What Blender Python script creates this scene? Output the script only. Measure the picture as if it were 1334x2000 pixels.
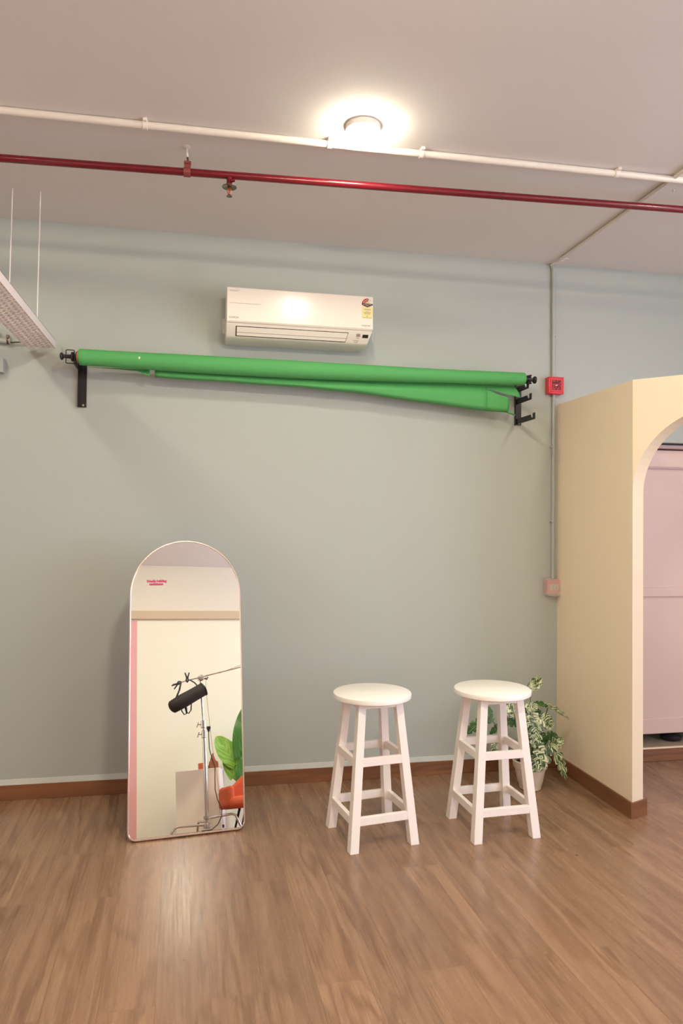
import bpy, math, random
from mathutils import Vector, Matrix
from math import sin, cos, pi, radians

for o in list(bpy.data.objects):
    bpy.data.objects.remove(o)
C = bpy.context.scene.collection
S = bpy.context.scene

# ------------------------------------------------------------------ camera
cam_d = bpy.data.cameras.new('camera')
cam = bpy.data.objects.new('camera', cam_d)
C.objects.link(cam)
cam_d.sensor_fit = 'VERTICAL'
cam_d.sensor_height = 36.0
cam_d.lens = 25.366
cam_d.clip_start = 0.05
CR = Matrix(((0.98144, -0.01190, -0.19141), (-0.19153, -0.01602, -0.98136), (0.00861, 0.99980, -0.01800)))
# orthonormalise the measured axes
c0 = CR.col[0].normalized()
c2 = (CR.col[2] - c0 * CR.col[2].dot(c0)).normalized()
c1 = c2.cross(c0)
M = Matrix((c0, c1, c2)).transposed().to_4x4()
M.translation = Vector((0, -4.5, 1.61))
cam.matrix_world = M
S.camera = cam

# ------------------------------------------------------------------ look, world, lamp strengths
S.view_settings.view_transform = 'Standard'
S.view_settings.look = 'None'
S.view_settings.gamma = 1.0
S.view_settings.use_curve_mapping = False
S.view_settings.exposure = 0.19
S.cycles.max_bounces = 10
S.cycles.diffuse_bounces = 6
S.cycles.sample_clamp_indirect = 6.0
w = bpy.data.worlds.new('world')
S.world = w
w.use_nodes = True
w.node_tree.nodes['Background'].inputs[0].default_value = (0.9, 0.85, 0.8, 1)
w.node_tree.nodes['Background'].inputs[1].default_value = 0.3
LAMP_COL = (1.0, 0.90, 0.69)
LAMP_POWER = 150.0        # radiance of each lamp's diffuser
LAMPS = [  # x, y, strength factor, size factor
    (0.690, -1.385, 1.15, 1.0), (-1.60, -1.40, 1.35, 1.0), (2.62, -1.95, 1.1, 1.0),
    (-1.60, -3.50, 0.9, 1.0), (0.52, -3.10, 1.3, 2.1), (2.75, -3.60, 1.3, 1.0),  # unseen row added as fill, its middle lamp enlarged for a wider glow
    (-1.40, -4.60, 0.9, 1.0), (0.60, -4.75, 0.9, 1.0), (2.90, -4.90, 0.9, 1.0),  # unseen row behind the camera, added as fill
]


# added area lights for fill at the side walls; no windows are built
for nm_, loc_, rot_, col_, pw_ in (('fill_light_right', (5.15, -4.3, 1.75), (0, radians(90), 0), (0.81, 0.92, 1.27), 110.0),
                                   ('fill_light_left', (-4.55, -4.2, 1.75), (0, radians(-90), 0), (1.0, 0.95, 0.92), 26.0)):
    ld_ = bpy.data.lights.new(nm_, 'AREA')
    ld_.shape = 'RECTANGLE'; ld_.size = 1.9; ld_.size_y = 3.2; ld_.color = col_; ld_.energy = pw_
    lo_ = bpy.data.objects.new(nm_, ld_); C.objects.link(lo_)
    lo_.location = loc_; lo_.rotation_euler = rot_


# ------------------------------------------------------------------ materials
def lin(r, g, b):
    def f(c):
        c /= 255.0
        return c / 12.92 if c <= 0.04045 else ((c + 0.055) / 1.055) ** 2.4
    return (f(r), f(g), f(b), 1.0)


def mat(name, col, rough=0.5, metal=0.0, spec=0.5, bump=0.0, bscale=200.0, vary=0.0, vscale=3.0, coat=0.0):
    m = bpy.data.materials.new(name)
    m.use_nodes = True
    nt = m.node_tree
    b = nt.nodes['Principled BSDF']
    b.inputs['Base Color'].default_value = col
    b.inputs['Roughness'].default_value = rough
    b.inputs['Metallic'].default_value = metal
    b.inputs['Specular IOR Level'].default_value = spec
    b.inputs['Coat Weight'].default_value = coat
    tc = nt.nodes.new('ShaderNodeTexCoord')
    if vary > 0:
        n = nt.nodes.new('ShaderNodeTexNoise')
        n.inputs['Scale'].default_value = vscale
        n.inputs['Detail'].default_value = 5
        nt.links.new(tc.outputs['Object'], n.inputs['Vector'])
        mx = nt.nodes.new('ShaderNodeMixRGB')
        mx.inputs[1].default_value = tuple(c * (1 - vary) for c in col[:3]) + (1,)
        mx.inputs[2].default_value = tuple(min(1, c * (1 + vary)) for c in col[:3]) + (1,)
        nt.links.new(n.outputs['Fac'], mx.inputs[0])
        nt.links.new(mx.outputs[0], b.inputs['Base Color'])
    if bump > 0:
        n2 = nt.nodes.new('ShaderNodeTexNoise')
        n2.inputs['Scale'].default_value = bscale
        n2.inputs['Detail'].default_value = 3
        nt.links.new(tc.outputs['Object'], n2.inputs['Vector'])
        bp = nt.nodes.new('ShaderNodeBump')
        bp.inputs['Strength'].default_value = bump
        bp.inputs['Distance'].default_value = 0.002
        nt.links.new(n2.outputs['Fac'], bp.inputs['Height'])
        nt.links.new(bp.outputs['Normal'], b.inputs['Normal'])
    return m


def wood_mat(name, base, dark, light, along='Y', planks=True, rot=0.0, rough=0.42):
    """procedural wood; planks=True lays boards with a brick pattern"""
    m = bpy.data.materials.new(name)
    m.use_nodes = True
    nt = m.node_tree
    N, L = nt.nodes.new, nt.links.new
    b = nt.nodes['Principled BSDF']
    tc = N('ShaderNodeTexCoord')
    mp = N('ShaderNodeMapping')
    L(tc.outputs['Object'], mp.inputs['Vector'])
    if along == 'Y':
        mp.inputs['Rotation'].default_value = (0, 0, radians(90) + rot)
    elif along == 'X':
        mp.inputs['Rotation'].default_value = (0, 0, rot)
    vec = mp.outputs['Vector']
    tint = None
    if planks:
        br = N('ShaderNodeTexBrick')
        br.offset = 0.37
        br.offset_frequency = 2
        br.inputs['Scale'].default_value = 1.0
        br.inputs['Brick Width'].default_value = 1.22
        br.inputs['Row Height'].default_value = 0.183
        br.inputs['Mortar Size'].default_value = 0.0009
        br.inputs['Mortar Smooth'].default_value = 0.3
        br.inputs['Bias'].default_value = 0.0
        br.inputs['Color1'].default_value = (0, 0, 0, 1)
        br.inputs['Color2'].default_value = (1, 1, 1, 1)
        br.inputs['Mortar'].default_value = (0.5, 0.5, 0.5, 1)
        L(vec, br.inputs['Vector'])
        tint = br.outputs['Color']
        # shift the grain on every board
        sc = N('ShaderNodeVectorMath'); sc.operation = 'SCALE'
        L(br.outputs['Color'], sc.inputs[0]); sc.inputs['Scale'].default_value = 37.0
        ad = N('ShaderNodeVectorMath'); ad.operation = 'ADD'
        L(vec, ad.inputs[0]); L(sc.outputs[0], ad.inputs[1])
        vec = ad.outputs[0]
    # wobble so the grain lines run in long swells and closed figures
    st = N('ShaderNodeMapping'); L(vec, st.inputs['Vector'])
    st.inputs['Scale'].default_value = (1.0, 7.0, 7.0)
    n1 = N('ShaderNodeTexNoise'); n1.inputs['Scale'].default_value = 1.0; n1.inputs['Detail'].default_value = 3.0
    n1.inputs['Roughness'].default_value = 0.45
    L(st.outputs[0], n1.inputs['Vector'])
    # rings of the figure = sine of the swell
    mul = N('ShaderNodeMath'); mul.operation = 'MULTIPLY'; mul.inputs[1].default_value = 42.0
    L(n1.outputs['Fac'], mul.inputs[0])
    sn = N('ShaderNodeMath'); sn.operation = 'SINE'; L(mul.outputs[0], sn.inputs[0])
    r1 = N('ShaderNodeMapRange'); r1.inputs[1].default_value = -1; r1.inputs[2].default_value = 1
    L(sn.outputs[0], r1.inputs[0])
    # fine pores
    st2 = N('ShaderNodeMapping'); L(vec, st2.inputs['Vector'])
    st2.inputs['Scale'].default_value = (3.0, 150.0, 150.0)
    n2 = N('ShaderNodeTexNoise'); n2.inputs['Scale'].default_value = 1.0; n2.inputs['Detail'].default_value = 4.0
    L(st2.outputs[0], n2.inputs['Vector'])
    # broad streaks
    st3 = N('ShaderNodeMapping'); L(vec, st3.inputs['Vector'])
    st3.inputs['Scale'].default_value = (1.0, 24.0, 24.0)
    n3 = N('ShaderNodeTexNoise'); n3.inputs['Scale'].default_value = 1.0; n3.inputs['Detail'].default_value = 6.0
    L(st3.outputs[0], n3.inputs['Vector'])
    def mix(fac, c1, c2, mode='MIX'):
        x = N('ShaderNodeMixRGB'); x.blend_type = mode
        for s, v in ((0, fac), (1, c1), (2, c2)):
            if isinstance(v, (int, float, tuple)):
                x.inputs[s].default_value = v
            else:
                L(v, x.inputs[s])
        return x.outputs[0]
    def rng(o, a, c, d=0.0, e=1.0):
        r = N('ShaderNodeMapRange'); r.clamp = True
        r.inputs[1].default_value = a; r.inputs[2].default_value = c
        r.inputs[3].default_value = d; r.inputs[4].default_value = e
        L(o, r.inputs[0]); return r.outputs[0]
    col = mix(rng(n3.outputs['Fac'], 0.28, 0.74), dark, light)
    col = mix(0.34, base, col)
    lines = N('ShaderNodeMath'); lines.operation = 'MULTIPLY'
    L(rng(r1.outputs[0], 0.35, 1.0, 0.0, 0.55), lines.inputs[0])
    L(rng(n1.outputs['Fac'], 0.35, 0.6, 0.2, 1.0), lines.inputs[1])
    col = mix(lines.outputs[0], col, dark)
    col = mix(rng(n2.outputs['Fac'], 0.50, 0.75, 0.0, 0.40), col, dark)
    col = mix(rng(n2.outputs['Fac'], 0.25, 0.45, 0.16, 0.0), col, light)
    if tint is not None:
        hv = N('ShaderNodeHueSaturation')
        L(col, hv.inputs['Color'])
        L(rng(tint, 0, 1, 0.87, 1.10), hv.inputs['Value'])
        col = mix(rng(br.outputs['Fac'], 0, 1, 0, 0.5), hv.outputs[0], tuple(c * 0.45 for c in dark[:3]) + (1,))
    L(col, b.inputs['Base Color'])
    L(rng(n2.outputs['Fac'], 0.3, 0.7, rough - 0.04, rough + 0.06), b.inputs['Roughness'])
    b.inputs['Specular IOR Level'].default_value = 0.6
    bp = N('ShaderNodeBump'); bp.inputs['Strength'].default_value = 0.12; bp.inputs['Distance'].default_value = 0.001
    L(n2.outputs['Fac'], bp.inputs['Height']); L(bp.outputs[0], b.inputs['Normal'])
    return m


def leaf_mat(name, green, cream, amount, rough=0.38):
    m = bpy.data.materials.new(name)
    m.use_nodes = True
    nt = m.node_tree
    N, L = nt.nodes.new, nt.links.new
    b = nt.nodes['Principled BSDF']
    uv = N('ShaderNodeUVMap'); uv.uv_map = 'leaf'
    oi = N('ShaderNodeTexCoord')
    mp = N('ShaderNodeMapping'); mp.inputs['Scale'].default_value = (7.0, 0.9, 1)
    L(uv.outputs[0], mp.inputs['Vector'])
    nz = N('ShaderNodeTexNoise'); nz.inputs['Scale'].default_value = 18.0; nz.inputs['Detail'].default_value = 2
    L(oi.outputs['Object'], nz.inputs['Vector'])
    ad = N('ShaderNodeVectorMath'); ad.operation = 'MULTIPLY_ADD'
    L(nz.outputs['Color'], ad.inputs[0]); ad.inputs[1].default_value = (0.7, 0.4, 0); L(mp.outputs[0], ad.inputs[2])
    n = N('ShaderNodeTexNoise'); n.inputs['Scale'].default_value = 1.6; n.inputs['Detail'].default_value = 3
    L(ad.outputs[0], n.inputs['Vector'])
    r = N('ShaderNodeMapRange'); r.inputs[1].default_value = 0.60 - amount * 0.25; r.inputs[2].default_value = 0.66 - amount * 0.25
    L(n.outputs['Fac'], r.inputs[0])
    mx = N('ShaderNodeMixRGB'); mx.inputs[1].default_value = green; mx.inputs[2].default_value = cream
    L(r.outputs[0], mx.inputs[0])
    L(mx.outputs[0], b.inputs['Base Color'])
    b.inputs['Roughness'].default_value = rough
    b.inputs['Subsurface Weight'].default_value = 0.0
    return m


def emit_mat(name, col, strength):
    m = bpy.data.materials.new(name)
    m.use_nodes = True
    b = m.node_tree.nodes['Principled BSDF']
    b.inputs['Base Color'].default_value = (0.9, 0.9, 0.88, 1)
    b.inputs['Emission Color'].default_value = (*col, 1)
    b.inputs['Emission Strength'].default_value = strength
    return m


def film_mat(name):
    m = bpy.data.materials.new(name)
    m.use_nodes = True
    nt = m.node_tree
    b = nt.nodes['Principled BSDF']
    b.inputs['Base Color'].default_value = (0.85, 0.83, 0.8, 1)
    b.inputs['Roughness'].default_value = 0.15
    b.inputs['Alpha'].default_value = 0.28
    return m


MT = dict(
    wall=mat('blue_grey_paint', lin(176, 183, 178), 0.62, bump=0.12, bscale=260, vary=0.012, vscale=1.5),
    ceiling=mat('ceiling_paint', lin(226, 222, 219), 0.85, bump=0.2, bscale=120, vary=0.012),
    cream=mat('cream_paint', lin(238, 222, 194), 0.6, bump=0.1, bscale=200),
    cream_in=mat('pale_cream_paint', lin(240, 229, 205), 0.6, bump=0.1, bscale=200),
    cyc=mat('cream_backdrop_paint', lin(240, 238, 218), 0.7),
    upper=mat('upper_wall_paint', lin(232, 226, 212), 0.7),
    tan=mat('tan_paint', lin(205, 186, 160), 0.7),
    pinkwall=mat('pink_wall_paint', lin(230, 172, 172), 0.6),
    pink=mat('pink_door_paint', lin(228, 202, 192), 0.5, vary=0.015),
    pinkdark=mat('pink_rail_paint', lin(200, 172, 170), 0.5),
    plaster=mat('pale_plaster', lin(200, 205, 200), 0.7),
    concrete=mat('concrete', lin(150, 138, 118), 0.9, bump=0.6, bscale=60, vary=0.25, vscale=25),
    dark=mat('dark_gap', lin(28, 26, 26), 0.6),  # near-black colour stands in for the shade in gaps
    floor=wood_mat('oak_vinyl_planks', lin(152, 117, 90), lin(108, 76, 53), lin(178, 146, 118), 'Y', True, radians(-1.5), 0.26),
    skirt=wood_mat('brown_skirting_wood', lin(134, 88, 56), lin(96, 60, 36), lin(160, 108, 70), 'X', False, 0, 0.45),
    skirt_y=wood_mat('brown_skirting_wood_side', lin(134, 88, 56), lin(96, 60, 36), lin(160, 108, 70), 'Y', False, 0, 0.45),
    white_pipe=mat('painted_pipe', lin(226, 218, 208), 0.45),
    wallpipe=mat('blue_grey_conduit', lin(172, 178, 174), 0.5),
    red_pipe=mat('red_pipe_paint', lin(104, 12, 28), 0.25, coat=0.2, vary=0.12, vscale=14),
    red_clamp=mat('dull_red_clamp', lin(128, 56, 56), 0.5),
    rod=mat('grey_rod', lin(92, 78, 68), 0.4, 0.6),
    chrome=mat('chrome', lin(214, 210, 206), 0.16, 1.0),
    escut=mat('dull_chrome', lin(120, 116, 108), 0.28, 0.9),
    brass=mat('brass', lin(170, 130, 80), 0.3, 1.0),
    glassred=mat('red_bulb', lin(190, 30, 30), 0.1),
    white_wood=mat('white_painted_wood', lin(244, 236, 228), 0.45, bump=0.15, bscale=60),
    seat_paint=mat('white_seat_paint', lin(250, 248, 240), 0.40, bump=0.08, bscale=50),
    ac=mat('white_gloss_plastic', lin(242, 234, 222), 0.20, coat=0.25),
    ac_body=mat('white_plastic', lin(232, 226, 214), 0.35),
    grey_text=mat('grey_print', lin(150, 138, 132), 0.5),
    lcd=mat('black_display', lin(34, 40, 28), 0.15),
    label_y=mat('yellow_label', lin(236, 222, 150), 0.5),
    label_r=mat('red_label', lin(200, 60, 66), 0.5),
    label_k=mat('black_label', lin(48, 34, 34), 0.5),
    label_w=mat('white_label', lin(244, 238, 228), 0.5),
    green=mat('green_paper', lin(84, 168, 94), 0.75),
    core=mat('cardboard', lin(176, 128, 82), 0.8),
    black=mat('black_plastic', lin(34, 32, 34), 0.45),
    black_metal=mat('black_steel', lin(38, 35, 36), 0.35, 0.2, vary=0.3, vscale=20),
    tape=mat('clear_tape', lin(120, 112, 104), 0.2),
    red=mat('red_plastic', lin(214, 52, 62), 0.35),
    redfade=mat('faded_red_plastic', lin(208, 84, 80), 0.35),
    redsock=mat('dark_red_grille', lin(96, 22, 28), 0.6),
    beige=mat('beige_plastic', lin(206, 186, 160), 0.4),
    film=film_mat('clear_wrap_film'),
    tray=mat('pale_pink_steel', lin(232, 220, 220), 0.4),
    rope=mat('white_rope', lin(228, 220, 216), 0.6),
    mirror=mat('mirror_glass', (0.955, 0.95, 0.935, 1), 0.006, 1.0),
    frame=mat('satin_rose_metal', lin(226, 206, 196), 0.22, 0.85),
    backing=mat('grey_board', lin(120, 116, 112), 0.8),
    sticker=mat('pink_sticker', lin(222, 74, 120), 0.5),
    sticker_d=mat('dark_pink_sticker', lin(130, 40, 66), 0.5),
    pot=mat('white_plastic_pot', lin(232, 218, 202), 0.4),
    soil=mat('soil', lin(58, 44, 34), 0.95, bump=1, bscale=80),
    stem=mat('green_stem', lin(92, 110, 60), 0.5),
    leafv=leaf_mat('variegated_leaf', lin(50, 76, 36), lin(212, 220, 180), 0.44),
    leafd=leaf_mat('green_leaf_with_cream_flecks', lin(44, 84, 34), lin(150, 178, 110), 0.02),
    bigleaf=leaf_mat('broad_green_leaf', lin(112, 164, 52), lin(146, 188, 84), 0.5, 0.3),
    bigleaf_d=leaf_mat('dark_broad_leaf', lin(62, 116, 46), lin(84, 136, 60), 0.4, 0.3),
    orange=mat('orange_upholstery', lin(200, 88, 50), 0.8, bump=0.2, bscale=300),
    terracotta=mat('orange_clay', lin(206, 108, 66), 0.7),
    brownwood=mat('carved_brown_wood', lin(150, 84, 50), 0.6, vary=0.4, vscale=60),
    pedestal=mat('white_pedestal_paint', lin(236, 226, 212), 0.6),
    bag=mat('black_nylon', lin(40, 34, 32), 0.75, bump=0.3, bscale=400),
    cord=mat('brown_cord', lin(150, 112, 70), 0.7),
    cable=mat('black_cable', lin(40, 38, 36), 0.5),
    dust=mat('dark_scuff', lin(70, 60, 56), 0.9),
    lamp_white=mat('lamp_housing', lin(242, 238, 230), 0.4),
)


# ------------------------------------------------------------------ mesh builder
ORG = Vector((0, 0, 0))


class MB:
    def __init__(s):
        s.v, s.f, s.uv = [], [], None

    def add(s, vs, fs):
        n = len(s.v)
        s.v += [Vector(v) for v in vs]
        s.f += [tuple(i + n for i in f) for f in fs]
        return s

    def box(s, lo, hi, mtx=None):
        x0, y0, z0 = lo; x1, y1, z1 = hi
        vs = [Vector(p) for p in ((x0, y0, z0), (x1, y0, z0), (x1, y1, z0), (x0, y1, z0), (x0, y0, z1), (x1, y0, z1), (x1, y1, z1), (x0, y1, z1))]
        if mtx is not None:
            vs = [mtx @ v for v in vs]
        return s.add(vs, [(0, 3, 2, 1), (4, 5, 6, 7), (0, 1, 5, 4), (1, 2, 6, 5), (2, 3, 7, 6), (3, 0, 4, 7)])

    def bar(s, p0, p1, w0, w1=None, side=Vector((1, 0, 0)), d0=None, d1=None):
        """square bar between two points; w across side, d the other way; ends stay level when vertical"""
        w1 = w1 if w1 is not None else w0
        d0 = d0 if d0 is not None else w0
        d1 = d1 if d1 is not None else w1
        p0, p1 = Vector(p0), Vector(p1)
        t = (p1 - p0).normalized()
        a = (side - t * side.dot(t)).normalized()
        b = t.cross(a)
        vs = []
        for p, w_, d_ in ((p0, w0, d0), (p1, w1, d1)):
            for sx, sy in ((-1, -1), (1, -1), (1, 1), (-1, 1)):
                vs.append(p + a * sx * w_ / 2 + b * sy * d_ / 2)
        return s.add(vs, [(0, 3, 2, 1), (4, 5, 6, 7), (0, 1, 5, 4), (1, 2, 6, 5), (2, 3, 7, 6), (3, 0, 4, 7)])

    def cyl(s, p0, p1, r0, r1=None, n=24, caps=True):
        r1 = r0 if r1 is None else r1
        return s.loft([(p0, r0), (p1, r1)], n, caps)

    def loft(s, pts, n=16, caps=True, closed=False):
        """round tube along (point, radius) pairs"""
        P = [Vector(p) for p, r in pts]
        R = [r for p, r in pts]
        m = len(P)
        rings = []
        ref = None
        for i in range(m):
            if closed:
                t = (P[(i + 1) % m] - P[i - 1]).normalized()
            else:
                t = (P[min(i + 1, m - 1)] - P[max(i - 1, 0)])
                t = t.normalized() if t.length > 1e-9 else Vector((0, 0, 1))
            if ref is None:
                ref = Vector((0, 0, 1)) if abs(t.z) < 0.9 else Vector((0, 1, 0))
            a = (ref - t * ref.dot(t))
            a = a.normalized() if a.length > 1e-6 else t.orthogonal().normalized()
            ref = a
            b = t.cross(a)
            rings.append([P[i] + (a * cos(2 * pi * k / n) + b * sin(2 * pi * k / n)) * R[i] for k in range(n)])
        base = len(s.v)
        for r in rings:
            s.v += r
        for i in range(m if closed else m - 1):
            j = (i + 1) % m
            for k in range(n):
                k2 = (k + 1) % n
                s.f.append((base + i * n + k, base + i * n + k2, base + j * n + k2, base + j * n + k))
        if caps and not closed:
            s.f.append(tuple(base + k for k in range(n))[::-1])
            s.f.append(tuple(base + (m - 1) * n + k for k in range(n)))
        return s

    def tube(s, pts, r, n=12, closed=False):
        return s.loft([(p, r) for p in pts], n, True, closed)

    def lathe(s, prof, c=(0, 0, 0), n=40, axis='Z'):
        """profile of (radius, height) turned about an axis through c"""
        c = Vector(c)
        base = len(s.v)
        for r, h in prof:
            for k in range(n):
                a = 2 * pi * k / n
                x, y = r * cos(a), r * sin(a)
                s.v.append(c + (Vector((x, y, h)) if axis == 'Z' else Vector((h, x, y)) if axis == 'X' else Vector((y, h, x))))
        for i in range(len(prof) - 1):
            for k in range(n):
                k2 = (k + 1) % n
                s.f.append((base + i * n + k, base + i * n + k2, base + (i + 1) * n + k2, base + (i + 1) * n + k))
        s.f.append(tuple(base + k for k in range(n))[::-1])
        s.f.append(tuple(base + (len(prof) - 1) * n + k for k in range(n)))
        return s

    def prism(s, poly, off):
        """closed outline of 3D points pushed along off"""
        off = Vector(off)
        n = len(poly)
        base = len(s.v)
        s.v += [Vector(p) for p in poly] + [Vector(p) + off for p in poly]
        s.f.append(tuple(base + i for i in range(n)))
        s.f.append(tuple(base + n + i for i in range(n))[::-1])
        for i in range(n):
            j = (i + 1) % n
            s.f.append((base + i, base + n + i, base + n + j, base + j))
        return s

    def grid(s, fn, nu, nv):
        base = len(s.v)
        for i in range(nu + 1):
            for j in range(nv + 1):
                s.v.append(Vector(fn(i / nu, j / nv)))
        for i in range(nu):
            for j in range(nv):
                a = base + i * (nv + 1) + j
                s.f.append((a, a + nv + 1, a + nv + 2, a + 1))
        return s

    def build(s, name, m, parent=None, smooth=35, bevel=0.0, solid=0.0, uvs=None, fix=True):
        me = bpy.data.meshes.new(name)
        org = ORG if parent is not None else Vector((0, 0, 0))
        me.from_pydata([tuple(v - org) for v in s.v], [], s.f)
        me.validate()
        if fix:
            import bmesh
            bm = bmesh.new(); bm.from_mesh(me)
            bmesh.ops.recalc_face_normals(bm, faces=bm.faces)
            bm.to_mesh(me); bm.free()
        if uvs:
            ul = me.uv_layers.new(name='leaf')
            for lp in me.loops:
                ul.data[lp.index].uv = uvs[lp.vertex_index]
        me.materials.append(MT[m] if isinstance(m, str) else m)
        if smooth:
            for p in me.polygons:
                p.use_smooth = True
            me.set_sharp_from_angle(angle=radians(smooth))
        o = bpy.data.objects.new(name, me)
        C.objects.link(o)
        if parent is not None:
            o.parent = parent
        if solid:
            md = o.modifiers.new('thickness', 'SOLIDIFY'); md.thickness = solid; md.offset = 0
        if bevel:
            md = o.modifiers.new('bevel', 'BEVEL'); md.width = bevel; md.segments = 3; md.limit_method = 'ANGLE'
            md.angle_limit = radians(40)
        return o


def thing(name, label, cat, loc=(0, 0, 0), group=None):
    global ORG
    o = bpy.data.objects.new(name, None)
    o.empty_display_size = 0.05
    C.objects.link(o)
    o.location = loc
    ORG = Vector(loc)
    tag(o, label, cat, group)
    return o


def tag(o, label, cat, group=None):
    o['label'] = label
    o['category'] = cat
    if group:
        o['group'] = group
    return o


def struct(o):
    o['kind'] = 'structure'
    return o


def copy_tree(o, parent=None):
    c = o.copy()
    C.objects.link(c)
    if parent is not None:
        c.parent = parent
    for ch in [x for x in bpy.data.objects if x.parent == o]:
        copy_tree(ch, c)
    return c


def text(name, body, size, m, parent, mtx, depth=0.0006, align='CENTER', bold=0.0):
    cu = bpy.data.curves.new(name, 'FONT')
    cu.body = body
    cu.size = size
    cu.extrude = depth
    cu.offset = bold
    cu.align_x = align
    cu.align_y = 'CENTER'
    cu.resolution_u = 3
    tmp = bpy.data.objects.new(name + '_tmp', cu)
    C.objects.link(tmp)
    dg = bpy.context.evaluated_depsgraph_get()
    me = bpy.data.meshes.new_from_object(tmp.evaluated_get(dg))
    bpy.data.objects.remove(tmp)
    me.name = name
    mm = mtx.copy()
    mm.translation = mm.translation - ORG
    me.transform(mm)
    me.materials.clear()
    me.materials.append(MT[m])
    o = bpy.data.objects.new(name, me)
    C.objects.link(o)
    o.parent = parent
    return o


def frame_mtx(x, y, z, o):
    m = Matrix((Vector(x), Vector(y), Vector(z))).transposed().to_4x4()
    m.translation = Vector(o)
    return m


WALLM = lambda o: frame_mtx((1, 0, 0), (0, 0, 1), (0, -1, 0), o)     # upright, facing the camera's side of the room

# ================================================================== THE ROOM
H = 3.39
XL, XR, YB = -4.6, 5.2, -6.12
OX0, OX1, OZ0, OZ1 = 2.72, 4.4, 0.087, 2.205                          # opening in the main wall
struct(MB().box((XL - .2, YB - .2, -.1), (XR + .2, .6, 0)).build('floor', 'floor', smooth=0))
struct(MB().box((XL - .2, YB - .2, H), (XR + .2, .6, H + .1)).build('ceiling', 'ceiling', smooth=0))
mb = MB()
mb.box((XL - .2, 0, 0), (OX0, .15, H)).box((OX1, 0, 0), (XR + .2, .15, H)).box((OX0, 0, OZ1), (OX1, .15, H))
struct(mb.build('wall_back', 'wall', smooth=0))
struct(MB().box((XL - .2, YB - .2, 0), (XL, 0, H)).build('wall_left', 'wall', smooth=0))
struct(MB().box((XR, YB - .2, 0), (XR + .2, 0, H)).build('wall_right', 'upper', smooth=0))
# front wall behind the camera: pink section, cream section, pale upper wall
struct(MB().box((XL, YB - .2, 2.62), (XR, YB, H)).build('wall_front', 'upper', smooth=0))
struct(MB().box((0.44, YB - .2, 0), (XR, YB, 2.62)).build('wall_front', 'cyc', smooth=0))
struct(MB().box((XL, YB - .2, 0), (0.44, YB, 2.62)).build('wall_front', 'pinkwall', smooth=0))
struct(MB().box((XL, YB, 2.635), (XR, YB + .04, 2.745)).build('trim_3', 'tan', bevel=.003))
# sill under the opening and room behind it
struct(MB().box((OX0, 0, 0), (OX1, .6, OZ0)).build('trim_1', 'concrete', smooth=0))
struct(MB().box((OX0 - .2, .58, OZ0), (OX1 + .2, .6, H)).build('wall_recess', 'dark', smooth=0))

# skirting on the main wall with its sloping plaster lip
sk = struct(MB().box((XL, -.012, 0), (XR, 0, .087)).build('baseboard_back', 'skirt', bevel=.002))
lip = MB().prism([(XL, -.011, .087), (XL, 0, .087), (XL, 0, .119), (XL, -.004, .119)], (2.40 - XL, 0, 0))
struct(lip.build('trim_2', 'plaster', bevel=.002))
struct(MB().prism([(OX0, -.011, .087), (OX0, .01, .087), (OX0, .01, .093), (OX0, -.008, .093)], (OX1 - OX0, 0, 0)).build('trim_4', 'cream'))

# pink folding door in the opening
dr = thing('door_1', 'pale pink panelled sliding door seen through the cream arch', 'door', (3.5, .15, .15))
dr['kind'] = 'structure'
del dr['category']
MB().box((OX0 - .05, .125, .150), (OX1 + .05, .165, 2.165)).build('door_panel', 'pink', dr, bevel=.002)
for z0, z1, y in ((.150, .262, .112), (1.118, 1.185, .108), (2.035, 2.165, .112)):
    MB().box((OX0 - .05, y, z0), (OX1 + .05, .126, z1)).build('door_rail', 'pink', dr, bevel=.006)
MB().box((OX0 - .05, .106, 2.030), (OX1 + .05, .113, 2.045)).build('door_moulding', 'pinkdark', dr, bevel=.002)
MB().box((OX0, .06, 2.172), (OX1, .15, 2.200)).build('door_track', 'pinkdark', dr, bevel=.002)
MB().box((OX0, .055, 2.195), (OX1, .148, 2.2045)).build('track_gap_shade', 'dark', dr)  # dark strip drawn for the shaded gap above the track
tr = MB()
tr.lathe([(.035, 0), (.07, .01), (.075, .03), (.05, .045), (.01, .05)], (3.34, .17, OZ0), 20)
tag(tr.build('rubber_door_stop', 'black'), 'black rubber lump on the concrete sill under the pink door', 'door stop')

# ================================================================== ARCHED PARTITION
CX, CY, PH = 2.361, -.866, 2.436
pt = thing('arched_partition', 'cream painted partition with an arched opening, standing at the right', 'partition', (CX, CY, 0))
PHI = radians(45)
dv = Vector((cos(PHI), -sin(PHI), 0))
bk = Vector((.090, .036, 0))                                          # how the jamb is cut
cc = Vector((CX, CY, 0))
mb = MB().prism([(CX, 0, 0), (CX, CY, 0), (CX + bk.x, CY + bk.y, 0), (CX + .10, CY + .12, 0), (CX + .10, 0, 0)], (0, 0, PH))
mb.build('side_panel', 'cream', pt, smooth=0, bevel=.0015)
AR, AZ, AW = .47, 1.80, .94                                           # arch radius, spring height, width
poly = [(0, PH)]
N_A = 36
for i in range(N_A + 1):
    a = pi - pi * i / N_A
    poly.append((AW / 2 + AR * cos(a), AZ + AR * .98 * sin(a)))
poly[1] = (0.0, AZ)
poly += [(AW, 0), (AW + .25, 0), (AW + .25, PH)]
P3 = [cc + dv * u_ + Vector((0, 0, z_)) for u_, z_ in poly]
mb = MB()
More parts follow.
